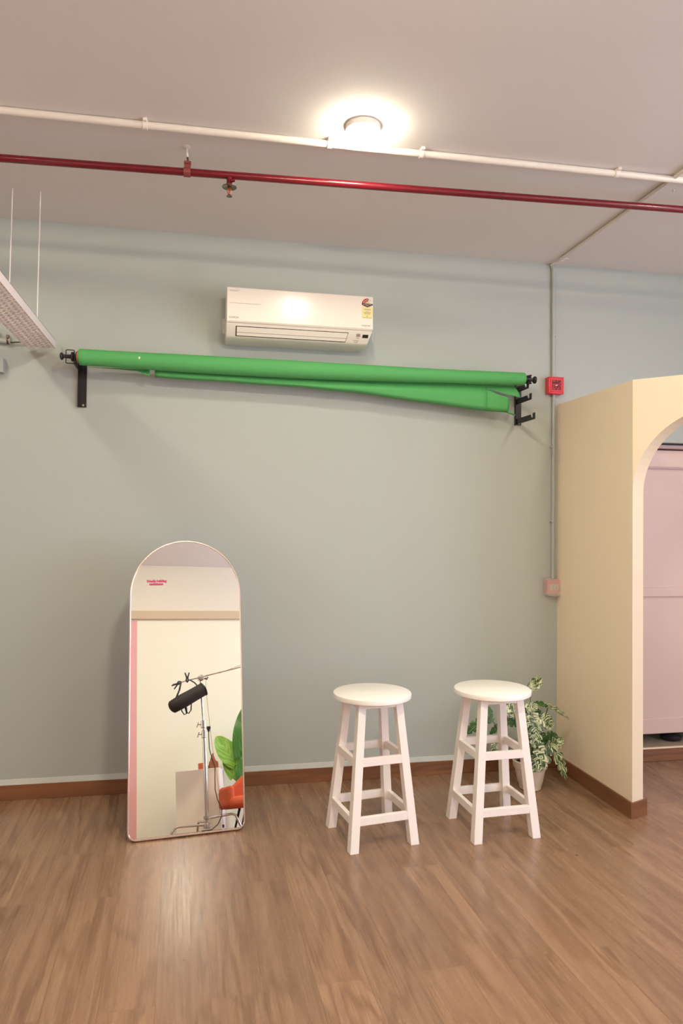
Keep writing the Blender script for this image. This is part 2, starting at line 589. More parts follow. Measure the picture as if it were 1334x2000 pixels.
# arch head built in strips so the curved face stays clean
n = len(P3)
top = [cc + dv * (poly[i][0]) + Vector((0, 0, PH)) for i in range(1, N_A + 2)]
arc = P3[1:N_A + 2]
for i in range(N_A):
    a0, a1, t0, t1 = arc[i], arc[i + 1], top[i], top[i + 1]
    mb.add([a0, a1, t1, t0, a0 + bk, a1 + bk, t1 + bk, t0 + bk], [(0, 1, 2, 3), (7, 6, 5, 4), (0, 4, 5, 1), (3, 2, 6, 7)])
mb.add([cc + dv * AW, cc + dv * (AW + .25), cc + dv * (AW + .25) + Vector((0, 0, PH)), cc + dv * AW + Vector((0, 0, PH))], [(0, 1, 2, 3)])
q = [cc + dv * AW + bk, cc + dv * (AW + .25) + bk]
mb.add([q[0], q[1], q[1] + Vector((0, 0, PH)), q[0] + Vector((0, 0, PH))], [(3, 2, 1, 0)])
mb.add([cc + dv * AW, q[0], q[0] + Vector((0, 0, AZ)), cc + dv * AW + Vector((0, 0, AZ))], [(0, 1, 2, 3)])
mb.add([cc + dv * (AW + .25), q[1], q[1] + Vector((0, 0, PH)), cc + dv * (AW + .25) + Vector((0, 0, PH))], [(3, 2, 1, 0)])
mb.build('arch_panel', 'cream', pt, smooth=25)
t_ = .012
MB().prism([(CX, -.012, 0), (CX, CY, 0), (CX - t_, CY - t_ * .6, 0), (CX - t_, -.012, 0)], (0, 0, .09)).build('skirting', 'skirt_y', pt, bevel=.0015)
nb = Vector((bk.y, -bk.x, 0)).normalized() * t_
e0, e1 = cc, cc + bk * 1.22
MB().prism([cc + Vector((-t_, -t_ * .6, 0)), cc, e1, e1 + nb, cc + nb + Vector((-.004, 0, 0))], (0, 0, .09)).build('skirting', 'skirt', pt, bevel=.0015)

# ================================================================== CEILING LAMPS
lamp0 = thing('ceiling_light', 'lit round ceiling lamp beside the white ceiling pipe, over the air conditioner', 'ceiling light', (LAMPS[0][0], LAMPS[0][1], H), 'round lamps on the ceiling')
MB().lathe([(.078, H), (.078, H - .024), (.074, H - .027), (.03, H - .027)], (LAMPS[0][0], LAMPS[0][1], 0), 48).build('housing', 'lamp_white', lamp0)
diff = MB().lathe([(.073, H - .026), (.073, H - .038), (.067, H - .047), (.050, H - .052), (.02, H - .054)], (LAMPS[0][0], LAMPS[0][1], 0), 48)
MT['lamp_0'] = emit_mat('lamp_glow', LAMP_COL, LAMP_POWER * LAMPS[0][2])
diff.build('diffuser', 'lamp_0', lamp0)
where = ['', 'round ceiling lamp above the hanging perforated tray at the left', 'round ceiling lamp in front of the cream arch at the right',
         'unseen round fill lamp on the ceiling over the middle of the room, left row', 'unseen round fill lamp on the ceiling over the middle of the room, centre row',
         'unseen round fill lamp on the ceiling over the middle of the room, right row', 'unseen round fill lamp on the ceiling near the pink wall behind the camera',
         'unseen round fill lamp on the ceiling over the white pedestal behind the camera', 'unseen round fill lamp on the ceiling near the cream wall behind the camera, far right']
for i in range(1, len(LAMPS)):
    c_ = copy_tree(lamp0)
    c_.location = (LAMPS[i][0], LAMPS[i][1], H)
    c_.scale = (LAMPS[i][3],) * 3
    c_['label'] = where[i]
    for ch in c_.children:
        if ch.name.startswith('diffuser'):
            ch.data = ch.data.copy()
            ch.data.materials[0] = emit_mat('lamp_glow', LAMP_COL, LAMP_POWER * LAMPS[i][2])

# ================================================================== CEILING PIPES
def lerp(a, b, t):
    return Vector(a) * (1 - t) + Vector(b) * t

PA, PB = Vector((-2.6, -1.190, 3.372)), Vector((4.6, -1.300, 3.372))
wp = thing('ceiling_pipe', 'long white painted pipe fixed under the ceiling, passing below the lit lamp', 'pipe', (0, -1.23, 3.372))
MB().tube([PA, PB], .0165, 20).build('pipe_run', 'white_pipe', wp)
for x in (-1.45, -.262, .563, 1.005, 2.012, 3.2):
    p = lerp(PA, PB, (x - PA.x) / (PB.x - PA.x))
    f = MB().cyl(p - Vector((.011, 0, 0)), p + Vector((.011, 0, 0)), .0205, n=24)
    f.box((p.x - .009, p.y - .034, 3.377), (p.x + .009, p.y + .030, 3.390))
    f.build('pipe_saddle', 'white_pipe', wp, bevel=.002)

RA, RB = Vector((-2.6, -.91, 3.27)), Vector((4.6, -1.285, 3.27))
rp = thing('sprinkler_pipe', 'dark red fire sprinkler pipe running across below the ceiling', 'pipe', (0, -1.03, 3.27))
MB().tube([RA, RB], .0178, 24).build('pipe_run', 'red_pipe', rp)
px = 1.47
p = lerp(RA, RB, (px - RA.x) / (RB.x - RA.x))
MB().cyl(p - Vector((.004, 0, 0)), p + Vector((.004, 0, 0)), .0186).build('pipe_joint', 'red_pipe', rp)
# hanger on the pipe
hx = -.083
p = lerp(RA, RB, (hx - RA.x) / (RB.x - RA.x))
hg = thing('pipe_hanger', 'rod and red clamp that hang the red pipe from the ceiling', 'pipe hanger', (hx, p.y, H))
cl = MB()
for k in range(20):
    a0, a1 = 2 * pi * k / 20, 2 * pi * (k + 1) / 20
    ring = []
    for a in (a0, a1):
        for r in (.0182, .0222):
            for dx in (-.016, .016):
                ring.append(p + Vector((dx, r * cos(a), r * sin(a))))
    cl.add(ring, [(0, 1, 5, 4), (2, 6, 7, 3), (0, 4, 6, 2), (1, 3, 7, 5)])
cl.box((p.x - .012, p.y - .008, p.z + .017), (p.x + .016, p.y - .004, p.z + .046))
cl.box((p.x - .012, p.y + .004, p.z + .017), (p.x + .016, p.y + .008, p.z + .046))
cl.box((p.x - .014, p.y - .014, p.z + .036), (p.x + .018, p.y + .012, p.z + .048))
cl.build('clamp', 'red_clamp', hg, bevel=.001)
MB().tube([(p.x + .005, p.y, p.z + .040), (p.x + .001, p.y, H - .047)], .0046, 10).build('threaded_rod', 'rod', hg)
MB().tube([(p.x + .001, p.y, H - .049), (p.x - .004, p.y, H)], .0055, 10).build('rod_sleeve', 'white_pipe', hg)
MB().lathe([(.020, H), (.019, H - .004), (.008, H - .007)], (p.x - .006, p.y, 0), 20).build('ceiling_plate', 'white_pipe', hg)
# sprinkler head
sx = .115
p = lerp(RA, RB, (sx - RA.x) / (RB.x - RA.x))
sp = thing('fire_sprinkler', 'chrome sprinkler head with round escutcheon under the red pipe', 'sprinkler', tuple(p - Vector((0, 0, .1))))
MB().lathe([(.017, -.048), (.0145, -.046), (.0135, -.038), (.0135, -.010)], p, 20).build('stub', 'red_pipe', sp)
MB().cyl(p + Vector((.01, -.012, -.030)), p + Vector((.022, -.020, -.030)), .008, n=12).build('stub_plug', 'red_pipe', sp)
MB().lathe([(.010, -.046), (.022, -.048), (.0345, -.055), (.0345, -.058), (.032, -.057), (.012, -.053)], p, 40).build('escutcheon', 'escut', sp)
b_ = MB()
b_.lathe([(.009, -.052), (.009, -.064), (.005, -.068)], p, 16)
for sg in (-1, 1):
    b_.tube([p + Vector((sg * .008, 0, -.062)), p + Vector((sg * .0095, 0, -.076)), p + Vector((sg * .0060, 0, -.090)), p + Vector((0, 0, -.094))], .0020, 8)
b_.build('yoke', 'brass', sp)
MB().cyl(p + Vector((0, 0, -.066)), p + Vector((0, 0, -.090)), .0024, n=10).build('glass_bulb', 'glassred', sp)
MB().lathe([(.004, -.092), (.0135, -.099), (.0140, -.101), (.004, -.100)], p, 24).build('deflector', 'escut', sp)
# little screw on the ceiling
sc_ = thing('ceiling_hook', 'tiny screw hook in the ceiling near the right pipe crossing', 'hook', (2.425, -1.13, H))
b_ = MB().cyl((2.425, -1.13, H), (2.425, -1.13, H - .012), .003, n=8)
b_.lathe([(.007, H), (.006, H - .004)], (2.425, -1.13, 0), 12)
b_.build('hook_body', 'white_pipe', sc_)

# conduit: along the ceiling, then down the wall
cd = thing('wall_conduit', 'grey-blue conduit running down the wall between the red boxes and up to the ceiling', 'conduit', (2.322, -.02, 1.26))
pts = [(2.345, -1.95, 3.376), (2.322, -.9, 3.376), (2.316, -.15, 3.376)]
MB().tube([(2.335, -4.0, 3.378), (2.328, -1.45, 3.378), (2.322, -.9, 3.378), (2.314, -.13, 3.378)], .0105, 14).build('ceiling_run', 'white_pipe', cd)
MB().tube([(2.300, -.015, 3.382), (2.3105, -.013, 3.374), (2.3165, -.013, 3.362), (2.319, -.013, 3.34), (2.320, -.013, 3.30), (2.322, -.013, 2.62)], .0120, 14).build('upper_run', 'wallpipe', cd)
MB().tube([(2.324, -.012, 2.51), (2.325, -.012, 2.0), (2.324, -.012, 1.25)], .0110, 14).build('lower_run', 'wallpipe', cd)
for z in (2.899, 2.149, 1.648):
    MB().box((2.303, -.006, z - .006), (2.343, 0, z + .006)).cyl((2.323, -.013, z - .006), (2.323, -.013, z + .006), .0145, n=20).build('saddle', 'wallpipe', cd, bevel=.001)
MB().tube([(2.300, -.018, 3.378), (2.305, -.06, 3.372), (2.318, -.085, 3.368), (2.326, -.10, 3.376)], .006, 10).build('loose_wire', 'white_pipe', cd)
k_ = MB()
for yy, xx in ((-.105, 2.327), (-.15, 2.335)):
    k_.loft([((xx + .018 * cos(t * 2 * pi / 12), yy + .012 * sin(t * 2 * pi / 12), 3.372), .0035) for t in range(12)], 8, closed=True)
k_.build('wire_loop', 'white_pipe', cd)

# ================================================================== PERFORATED TRAY
ty0, ty1, tz = -3.4, -.045, 2.632
tx0, tx1 = -1.012, -.848
tray = thing('perforated_tray', 'pale perforated metal cable tray hanging at upper left', 'cable tray', (-.93, -.5, tz))
mb = MB()
cols, cw = 5, (tx1 - tx0) / 5
rows = int((ty1 - ty0) / .021)
rh = (ty1 - ty0) / rows
for j in range(rows):
    off = (0.25 if j % 2 else -0.0) * cw
    y0 = ty0 + j * rh
    y1 = y0 + rh
    xs = [tx0]
    for i in range(cols):
        a = tx0 + i * cw + off + .004
        xs += [a, min(a + cw * .62, tx1 - .002)]
    xs.append(tx1)
    ym0, ym1 = y0 + rh * .30, y1 - rh * .30
    for i in range(len(xs) - 1):
        a, b2 = xs[i], xs[i + 1]
        if b2 - a < 1e-5:
            continue
        if i % 2 == 0:
            mb.add([(a, y0, tz), (b2, y0, tz), (b2, y1, tz), (a, y1, tz)], [(0, 1, 2, 3)])
        else:
            mb.add([(a, y0, tz), (b2, y0, tz), (b2, ym0, tz), (a, ym0, tz)], [(0, 1, 2, 3)])
            mb.add([(a, ym1, tz), (b2, ym1, tz), (b2, y1, tz), (a, y1, tz)], [(0, 1, 2, 3)])
mb.build('perforated_bed', 'tray', tray, smooth=0, solid=.0015, fix=False)
MB().box((tx1, ty0, tz - .002), (tx1 + .002, ty1, tz + .044)).box((tx1 - .010, ty0, tz + .042), (tx1 + .002, ty1, tz + .044)).build('side_flange', 'tray', tray)
MB().box((tx0 - .002, ty0, tz - .002), (tx0, ty1, tz + .044)).build('side_flange', 'tray', tray)
for x in (-1.003, -.862):
    for y in (-.46, -2.2):
        MB().tube([(x - .004, y + .05, H), (x - .002, y + .02, 3.0), (x, y, 2.80), (x, y, tz - .004)], .0032, 8).build('hanging_rod', 'rope', tray)
        MB().tube([(x, y, tz - .002), (x - .003, y - .008, tz - .010), (x + .005, y - .012, tz - .016)], .003, 8).build('rod_hook', 'rope', tray)

# conduit stub, wire and box at the left edge
lc = thing('wall_conduit_stub', 'short pale conduit end with a wire at the left edge of the wall', 'conduit', (-1.2, -.02, 2.665))
MB().tube([(-2.2, -.022, 2.668), (-1.10, -.022, 2.664)], .017, 16).build('conduit_end', 'wallpipe', lc)
MB().cyl((-1.118, -.022, 2.664), (-1.108, -.022, 2.664), .019, n=16).box((-1.122, -.03, 2.676), (-1.108, -.01, 2.70)).build('end_clip', 'rod', lc, bevel=.001)
MB().tube([(-1.10, -.02, 2.657), (-1.04, -.03, 2.660), (-.97, -.10, 2.645), (-.93, -.2, 2.637)], .0032, 8).build('thin_wire', 'cable', lc)
jb = thing('junction_box', 'small grey-blue wall box cut by the left edge, below the conduit end', 'box', (-1.22, 0, 2.47))
MB().box((-1.31, -.055, 2.475), (-1.130, 0, 2.560)).build('box_body', 'wallpipe', jb, bevel=.003)
sd = thing('wire_connector', 'small brown cable connector above the conduit end at the left edge', 'connector', (-1.18, -.03, 2.69))
MB().lathe([(.012, 0), (.022, .008), (.012, .018), (.020, .028), (.008, .045)], (-1.178, -.03, 2.684), 12).build('connector_body', 'cord', sd)

# ================================================================== AIR CONDITIONER
ax0, ax1 = .134, 1.022
ac = thing('air_conditioner', 'white split air conditioner mounted high on the wall above the green roll', 'air conditioner', ((ax0 + ax1) / 2, 0, 2.715))
prof = [(0, 3.010), (-.180, 3.018), (-.205, 3.014), (-.212, 2.998), (-.214, 2.803), (-.208, 2.792), (-.172, 2.732), (-.155, 2.722), (-.10, 2.716), (0, 2.716)]
nx = 22
mb = MB()
secs = []
for i in range(nx + 1):
    t = i / nx
    x = ax0 + (ax1 - ax0) * t
    secs.append(x)
def ac_sec(x, inset):
    return [Vector((x, y, z)) for y, z in prof]
for x, k in ((ax0, 0), (ax1, 0)):
    pass
base = [Vector((0, y, z)) for y, z in prof]
L0 = [Vector((ax0, p.y, p.z)) for p in base]
L1 = [Vector((ax1 - max(0, (2.80 - p.z)) * .35, p.y, p.z)) for p in base]
n = len(base)
mb.add(L0 + L1, [tuple(range(n)), tuple(range(2 * n - 1, n - 1, -1))] + [(i, n + i, n + (i + 1) % n, (i + 1) % n) for i in range(n)])
mb.build('casing', 'ac_body', ac, smooth=30, bevel=.004)
MB().prism([(ax0 + .002, -.212, 3.013), (ax0 + .002, -.222, 3.006), (ax0 + .002, -.226, 2.81), (ax0 + .002, -.218, 2.800), (ax0 + .002, -.212, 2.800)], (ax1 - ax0 - .004, 0, 0)).build('front_panel', 'ac', ac, bevel=.003)
# louvre: flat dark plate drawn for the shaded slot, with a flap
dn = Vector((0, -.855, -.52)).normalized()                            # outward normal of the sloping face
def sl(x, t, out=0.0):                                                # point on the sloping lower face
    return Vector((x, -.208 + .036 * t, 2.792 - .060 * t)) + dn * out
lx0, lx1 = .190, .872
MB().add([sl(lx0, .12, .0006), sl(lx1, .12, .0006), sl(lx1 - .014, 1.0, .0006), sl(lx0, 1.0, .0006)], [(0, 1, 2, 3)]).build('outlet_slot_shade', 'dark', ac, solid=.0008)
MB().prism([sl(lx0 + .006, .17, .0015), sl(lx1 - .004, .17, .0015), sl(lx1 - .016, .93, .0015), sl(lx0 + .006, .93, .0015)], dn * .004).build('louvre_flap', 'ac_body', ac, bevel=.0012)
MB().prism([sl(lx0 + .006, .62, .0055), sl(lx1 - .010, .62, .0055), sl(lx1 - .010, .66, .0055), sl(lx0 + .006, .66, .0055)], dn * .0006).build('flap_crease', 'grey_text', ac)
MB().prism([sl(.962, .22, .0005), sl(.998, .22, .0005), sl(.996, .52, .0005), sl(.960, .52, .0005)], dn * .0012).build('display', 'lcd', ac)
MB().prism([sl(.922, .18, .0005), sl(.946, .18, .0005), sl(.946, .45, .0005), sl(.922, .45, .0005)], dn * .0008).build('sensor_grille', 'grey_text', ac)
for x0, x1, t in ((.925, .940, .55), (.905, .940, .78), (.912, .936, .92)):
    MB().prism([sl(x0, t, .0004), sl(x1, t, .0004), sl(x1, t + .05, .0004), sl(x0, t + .05, .0004)], dn * .0005).build('printed_line', 'grey_text', ac)
fy = lambda z: -.2262 + (z - 2.81) * .0204
pm = lambda x, z: WALLM((x, fy(z) - .0006, z))
text('logo', 'DAIKIN', .017, 'grey_text', ac, pm(.178, 2.828), .0003)
text('lettering', 'INVERTER', .012, 'grey_text', ac, pm(.975, 2.826), .0003)
MB().box((.150, fy(2.91) - .0009, 2.9135), (.335, fy(2.91), 2.9150)).build('panel_line', 'grey_text', ac)
MB().box((.150, fy(2.99) - .0006, 2.990), (.210, fy(2.99) + .001, 2.9915)).box((.150, fy(2.99) - .0006, 2.984), (.200, fy(2.99) + .001, 2.9855)).build('printed_line', 'grey_text', ac)
# energy label
lxc = .983
yl = fy(2.92) - .0006
lb = MB().box((lxc - .033, yl - .0004, 2.872), (lxc + .033, yl + .0012, 2.945)).build('energy_label', 'label_y', ac)
def fan(x, z, r0, r1, a0, a1, y, k=16):
    m_ = MB()
    P = []
    for i in range(k + 1):
        a = radians(a0 + (a1 - a0) * i / k)
        P.append(((x + r0 * cos(a), y, z + r0 * sin(a)), (x + r1 * cos(a), y, z + r1 * sin(a))))
    for i in range(k):
        m_.add([P[i][0], P[i][1], P[i + 1][1], P[i + 1][0]], [(0, 1, 2, 3)])
    return m_
fan(lxc, 2.961, 0, .033, 0, 180, yl - .0008).build('label_dial', 'label_w', lb, solid=.0004)
fan(lxc, 2.961, .015, .033, 75, 180, yl - .0012).build('dial_red_arc', 'label_r', lb, solid=.0004)
for a in (95, 125, 155):
    star = MB()
    cxs, czs = lxc + .024 * cos(radians(a)), 2.961 + .024 * sin(radians(a))
    pts = [(cxs + (.005 if k % 2 == 0 else .0022) * sin(pi * k / 5), yl - .0016, czs + (.005 if k % 2 == 0 else .0022) * cos(pi * k / 5)) for k in range(10)]
    star.prism(pts, (0, -.0003, 0)).build('star', 'label_w', lb)
fan(lxc, 2.961, 0, .015, 0, 180, yl - .0012).build('dial_center', 'label_y', lb, solid=.0004)
MB().prism([(lxc - .034, yl - .001, 2.963), (lxc + .034, yl - .001, 2.963), (lxc + .034, yl - .001, 2.955), (lxc, yl - .001, 2.940), (lxc - .034, yl - .001, 2.955)], (0, -.0006, 0)).build('label_banner', 'label_k', lb)
text('banner_lettering', 'POWER SAVINGS', .0068, 'label_w', lb, WALLM((lxc, yl - .0018, 2.957)), .0002)
text('banner_lettering', 'GUIDE', .0064, 'label_w', lb, WALLM((lxc, yl - .0018, 2.950)), .0002)
for z, w_ in ((2.929, .044), (2.924, .040), (2.914, .018), (2.909, .046), (2.904, .040), (2.899, .036), (2.888, .012), (2.884, .012), (2.876, .056)):
    MB().box((lxc - w_ / 2, yl - .0010, z - .0010), (lxc + w_ / 2, yl - .0003, z + .0010)).build('printed_line', 'grey_text', lb)
# scraps of wrapping film at the lower corners
random.seed(5)
for x, z, sg in ((ax0 - .004, 2.80, -1), (ax1 + .002, 2.79, 1)):
    MB().grid(lambda u_, v_: (x + sg * (.022 * u_ * (1 - v_ * .3)) + .002 * sin(9 * v_), -.19 + .04 * u_ + .008 * sin(7 * u_ + 11 * v_), z + .03 - .085 * v_ + .008 * sin(13 * u_)), 6, 10).build('wrapping_film', 'film', ac, solid=.0008)

# ================================================================== GREEN PAPER ROLL ON ITS BRACKETS
RY, RZ = -.165, 2.560
roll = thing('paper_backdrop_roll', 'long roll of green backdrop paper lying on the two black wall brackets', 'backdrop roll', (.67, RY, RZ))
rprof = []
xa, xb = -.672, 2.040
def rr_(x):
    t = (x - xa) / (xb - xa)
    r = .0475 + .006 * sin(pi * min(1, t * 1.25)) - .0065 * max(0, t - .45) / .55
    if x < -.232:
        r -= .0012
    return r
prof = [(0.030, xa - .022), (.044, xa - .022), (.0465, xa - .018), (.0468, xa + .004), (rr_(xa), xa + .005)]
k = 60
for i in range(1, k):
    x = xa + (xb - xa) * i / k
    prof.append((rr_(x) + .0004 * sin(i * 1.7), x))
prof += [(rr_(xb), xb - .004), (rr_(xb) - .004, xb), (.030, xb)]
b_ = MB().lathe(prof, (0, RY, RZ), 48, 'X')
# slight sag of the roll between its supports
for v in b_.v:
    t = (v.x - xa) / (xb - xa)
    v.z -= .010 * sin(pi * max(0, min(1, t))) - .004 * max(0, t - .5)
b_.build('rolled_paper', 'green', roll, smooth=50)
MB().lathe([(.028, xa - .034), (.034, xa - .034), (.034, xa - .018), (.028, xa - .018)], (0, RY, RZ), 32, 'X').build('cardboard_core', 'core', roll)
MB().prism([(-.36, RY - .0495, RZ + .010), (-.352, RY - .0495, RZ + .006), (-.356, RY - .0495, RZ - .006), (-.364, RY - .0490, RZ)], (0, -.0006, 0)).build('paper_scrap', 'label_w', roll)

# hanging end of the sheet.  top edge follows the roll, bottom edge slopes down to the right, right end is torn
def zt(x):
    return RZ - .030 - .010 * sin(pi * max(0, min(1, (x - xa) / (xb - xa))))
BOT = [(-.276, 2.476), (.0, 2.468), (.30, 2.462), (.635, 2.452), (.956, 2.434), (1.285, 2.402), (1.589, 2.374), (1.935, 2.344)]
def interp(T, x):
    for (x0, z0), (x1, z1) in zip(T, T[1:]):
        if x <= x1:
            return z0 + (z1 - z0) * max(0, (x - x0)) / (x1 - x0)
    return T[-1][1]
SY = -.108
TEAR_L = [(1.794, 2.494), (1.851, 2.464), (1.905, 2.446), (1.945, 2.425), (1.958, 2.402), (1.960, 2.37)]   # upper edge of lower flap
TEAR_U = [(1.794, 2.497), (1.86, 2.482), (1.93, 2.462), (2.02, 2.444)]
def sheet_y(x, z):
    d = zt(x) - z
    tot = max(.02, zt(x) - interp(BOT, x))
    s_ = d / tot
    # leans out below the roll, then the hem turns back to the wall
    y = SY - .030 * min(1, d / .06) - .012 * sin(s_ * pi)
    if s_ > .90:
        y += .030 * ((s_ - .90) / .10) ** 1.3
    return y
mb = MB()
def f_main(u_, v_):
    x = -.276 + (1.794 + .276) * u_
    z = zt(x) + (interp(BOT, x) - zt(x)) * v_
    return (x, sheet_y(x, z) , z + .0012 * sin(x * 14) * v_)
mb.grid(f_main, 70, 22)
def f_low(u_, v_):
    x = 1.794 + (1.958 - 1.794) * u_
    zu = interp(TEAR_L, x)
    zl = interp(BOT, x) + .006 * u_
    z = zu + (zl - zu) * v_
    y = sheet_y(x, z) - .028 * (u_ ** 2) * (1 - v_) - .006 * sin(3 * pi * u_) * u_
    if u_ > .75:
        y += .05 * ((u_ - .75) / .25) ** 2 * (1 - v_ * .4)
    return (x, y, z)
mb.grid(f_low, 16, 12)
def f_up(u_, v_):
    x = 1.794 + (2.022 - 1.794) * u_
    zu = zt(x)
    zl = interp(TEAR_U, x)
    if x > 2.0:
        x = 2.0 + (x - 2.0) * v_
    z = zu + (zl - zu) * v_
    return (x, SY - .030 * min(1, (zu - z) / .06) - .012 * u_ * v_, z)
mb.grid(f_up, 14, 8)
# curled scrap at the lower right corner
def f_c(u_, v_):
    return (1.935 + .055 * u_, SY - .03 + .012 * cos(5 * v_) , 2.352 - .022 * u_ + .008 * sin(5 * v_) * (1 - u_ * .6))
mb.grid(f_c, 6, 8)
mb.build('hanging_sheet', 'green', roll, smooth=60, solid=.0006, fix=False)
def f_l(u_, v_):
    x = -.66 + (-.305 + .66) * u_
    zb = interp([(-.66, 2.512), (-.46, 2.506), (-.375, 2.500), (-.325, 2.478), (-.30, 2.476)], x)
    z0 = RZ - .042
    z = z0 + (zb - z0) * v_
    return (x, SY - .025 * v_ - .02 * v_ * max(0, (x + .42) / .12), z)
MB().grid(f_l, 24, 6).build('torn_strip', 'green', roll, smooth=60, solid=.0006, fix=False)

def spindle(side, x0):
    """roll holder pushed into the core: cone, pulley, knob"""
    s_ = side
    r = MB()
    r.lathe([(.024, x0), (.030, x0 + s_ * .004), (.030, x0 + s_ * .010), (.016, x0 + s_ * .014), (.016, x0 + s_ * .020), (.027, x0 + s_ * .024), (.027, x0 + s_ * .034), (.012, x0 + s_ * .040), (.0105, x0 + s_ * .070), (.012, x0 + s_ * .078), (.020, x0 + s_ * .083), (.0225, x0 + s_ * .089), (.018, x0 + s_ * .095), (.008, x0 + s_ * .098)], (0, RY, RZ), 28, 'X')
    return r
spl = spindle(-1, xa - .030).build('end_spindle', 'black', roll)
cage = MB()
x0, x1, zz = xa - .050, xa - .095, .038
loop = []
for cx_, cz_, a0 in ((x0 - .006, zz - .006, 0), (x1 + .006, zz - .006, 90), (x1 + .006, -zz + .006, 180), (x0 - .006, -zz + .006, 270)):
    for a in range(0, 91, 30):
        loop.append((cx_ + .006 * cos(radians(a0 + a)), RY, RZ + cz_ + .006 * sin(radians(a0 + a))))
cage.tube(loop, .0028, 10, closed=True)
cage.build('wire_guard', 'black', roll)
x0 = xb - .006
r = MB().lathe([(.020, x0), (.018, x0 + .030), (.026, x0 + .034), (.026, x0 + .046), (.012, x0 + .050), (.010, x0 + .066), (.019, x0 + .070), (.0235, x0 + .076), (.0235, x0 + .084), (.012, x0 + .090)], (0, RY, RZ), 28, 'X')
for a in range(0, 360, 60):
    ca, sa = cos(radians(a)), sin(radians(a))
    r.bar((x0 + .005, RY + .017 * ca, RZ + .017 * sa), (x0 + .050, RY + .031 * ca, RZ + .031 * sa), .010, .007)
r.build('end_spindle', 'black', roll)

def bracket(name_label, x, zb, zt_, first):
    b = thing('backdrop_bracket', name_label, 'wall bracket', (x, 0, zb))
    MB().box((x - .024, -.005, zb), (x + .024, 0, zt_)).box((x - .024, -.024, zb), (x - .021, -.004, zt_)).build('wall_plate', 'black_metal', b, bevel=.001)
    arms = ((zb + .002, .290), (zb + .134, .240), (zb + .212, .200))
    for k, (z, L_) in enumerate(arms[2:] if first else arms):
        # hook arm: flat bar reaching out with a U-notch near its end
        th = .004
        xx = x - .018
        prof_ = [(0, z), (0, z + .038), (-(L_ - .062), z + .036), (-(L_ - .056), z + .022), (-(L_ - .048), z + .014), (-(L_ - .036), z + .013), (-(L_ - .029), z + .020), (-(L_ - .032), z + .036), (-(L_ - .026), z + .041), (-L_, z + .041), (-L_, z + .003), (-(L_ - .004), z)]
        MB().prism([(xx, y, zz_) for y, zz_ in prof_], (th, 0, 0)).build('hook_arm', 'black_metal', b, bevel=.0008)
    for z in (zb + .012, zt_ - .03):
        MB().lathe([(.006, -.009), (.006, -.004)], (x + .006, 0, z), 10, 'Y').build('screw', 'chrome', b)
    return b
bracket('black wall bracket holding the left end of the green roll', -.700, 2.296, 2.60, True)
bracket('black wall bracket with two empty hooks under the right end of the green roll', 2.072, 2.286, 2.60, False)

# ================================================================== RED BOXES
al = thing('fire_alarm_sounder', 'red square fire alarm sounder with grille, on the wall right of the green roll', 'fire alarm', (2.325, 0, 2.5))
MB().box((2.270, -.050, 2.500), (2.380, 0, 2.614)).build('housing', 'red', al, bevel=.004)
MB().box((2.284, -.0535, 2.514), (2.366, -.049, 2.600)).build('face_plate', 'red', al, bevel=.002)
MB().box((2.294, -.0545, 2.526), (2.356, -.053, 2.590)).build('grille_recess', 'redsock', al)
g = MB()
random.seed(3)
for i in range(6):
    for j in range(6):
        if random.random() < .62:
            x = 2.297 + i * .0098
            z = 2.529 + j * .0100
            g.box((x, -.0565, z), (x + .0078, -.054, z + .0072))
g.build('grille_pattern', 'red', al, bevel=.0008)
MB().box((2.316, -.058, 2.553), (2.330, -.054, 2.558)).build('strobe_window', 'label_w', al, bevel=.0005)
for x in (2.277, 2.373):
    for z in (2.507, 2.607):
        MB().lathe([(.0028, -.0515), (.0028, -.049)], (x, 0, z), 10, 'Y').build('corner_screw', 'redsock', al)
cp = thing('call_point', 'faded red manual call point in clear film at the lower end of the conduit', 'call point', (2.317, 0, 1.16))
MB().box((2.268, -.040, 1.162), (2.366, 0, 1.258)).build('housing', 'redfade', cp, bevel=.004)
MB().box((2.284, -.0425, 1.188), (2.350, -.039, 1.228)).build('break_glass', 'beige', cp, bevel=.002)
MB().box((2.309, -.0440, 1.196), (2.315, -.042, 1.220)).box((2.330, -.0440, 1.196), (2.338, -.042, 1.212)).build('glass_mark', 'grey_text', cp)
MB().grid(lambda u_, v_: (2.258 + .118 * u_, -.0475 - .004 * abs(sin(5 * u_ + 9 * v_)) + (.03 if u_ in (0, 1) or v_ in (0, 1) else 0), 1.150 + .116 * v_ - .012 * sin(pi * u_) * (1 - v_)), 12, 12).build('wrapping_film', 'film', cp, solid=.0005)

# ================================================================== FLOOR MIRROR
TH, PS = radians(11.25), radians(6.2)
mu = Vector((cos(PS), sin(PS), 0))
mback = Vector((-mu.y, mu.x, 0))
mup = Vector((0, 0, cos(TH))) + mback * sin(TH)
mn = mu.cross(mup)                                                    # faces the room
P0 = Vector((-.345, -.715, 0.006))
MW, MH, CRN = .600, 1.540, .045
def outline(off):
    w0, w1 = -off + 0, MW + off
    pts = []
    r = CRN + off
    for a in range(180, 271, 15):
        pts.append((CRN + r * cos(radians(a)), CRN + r * sin(radians(a))))
    for a in range(270, 361, 15):
        pts.append((MW - CRN + r * cos(radians(a)), CRN + r * sin(radians(a))))
    R_ = MW / 2
    for a in range(0, 181, 5):
        pts.append((R_ + (R_ + off) * cos(radians(a)), MH - R_ + (R_ + off) * sin(radians(a))))
    return pts
mp_ = lambda u_, v_, n_=0: P0 + mu * u_ + mup * v_ + mn * n_
fm = thing('floor_mirror', 'tall arched mirror leaning back on the floor left of the stools', 'mirror', tuple(P0 + mu * .3))
oo, oi = outline(0), outline(-.009)
nn = len(oo)
mb = MB()
ring = []
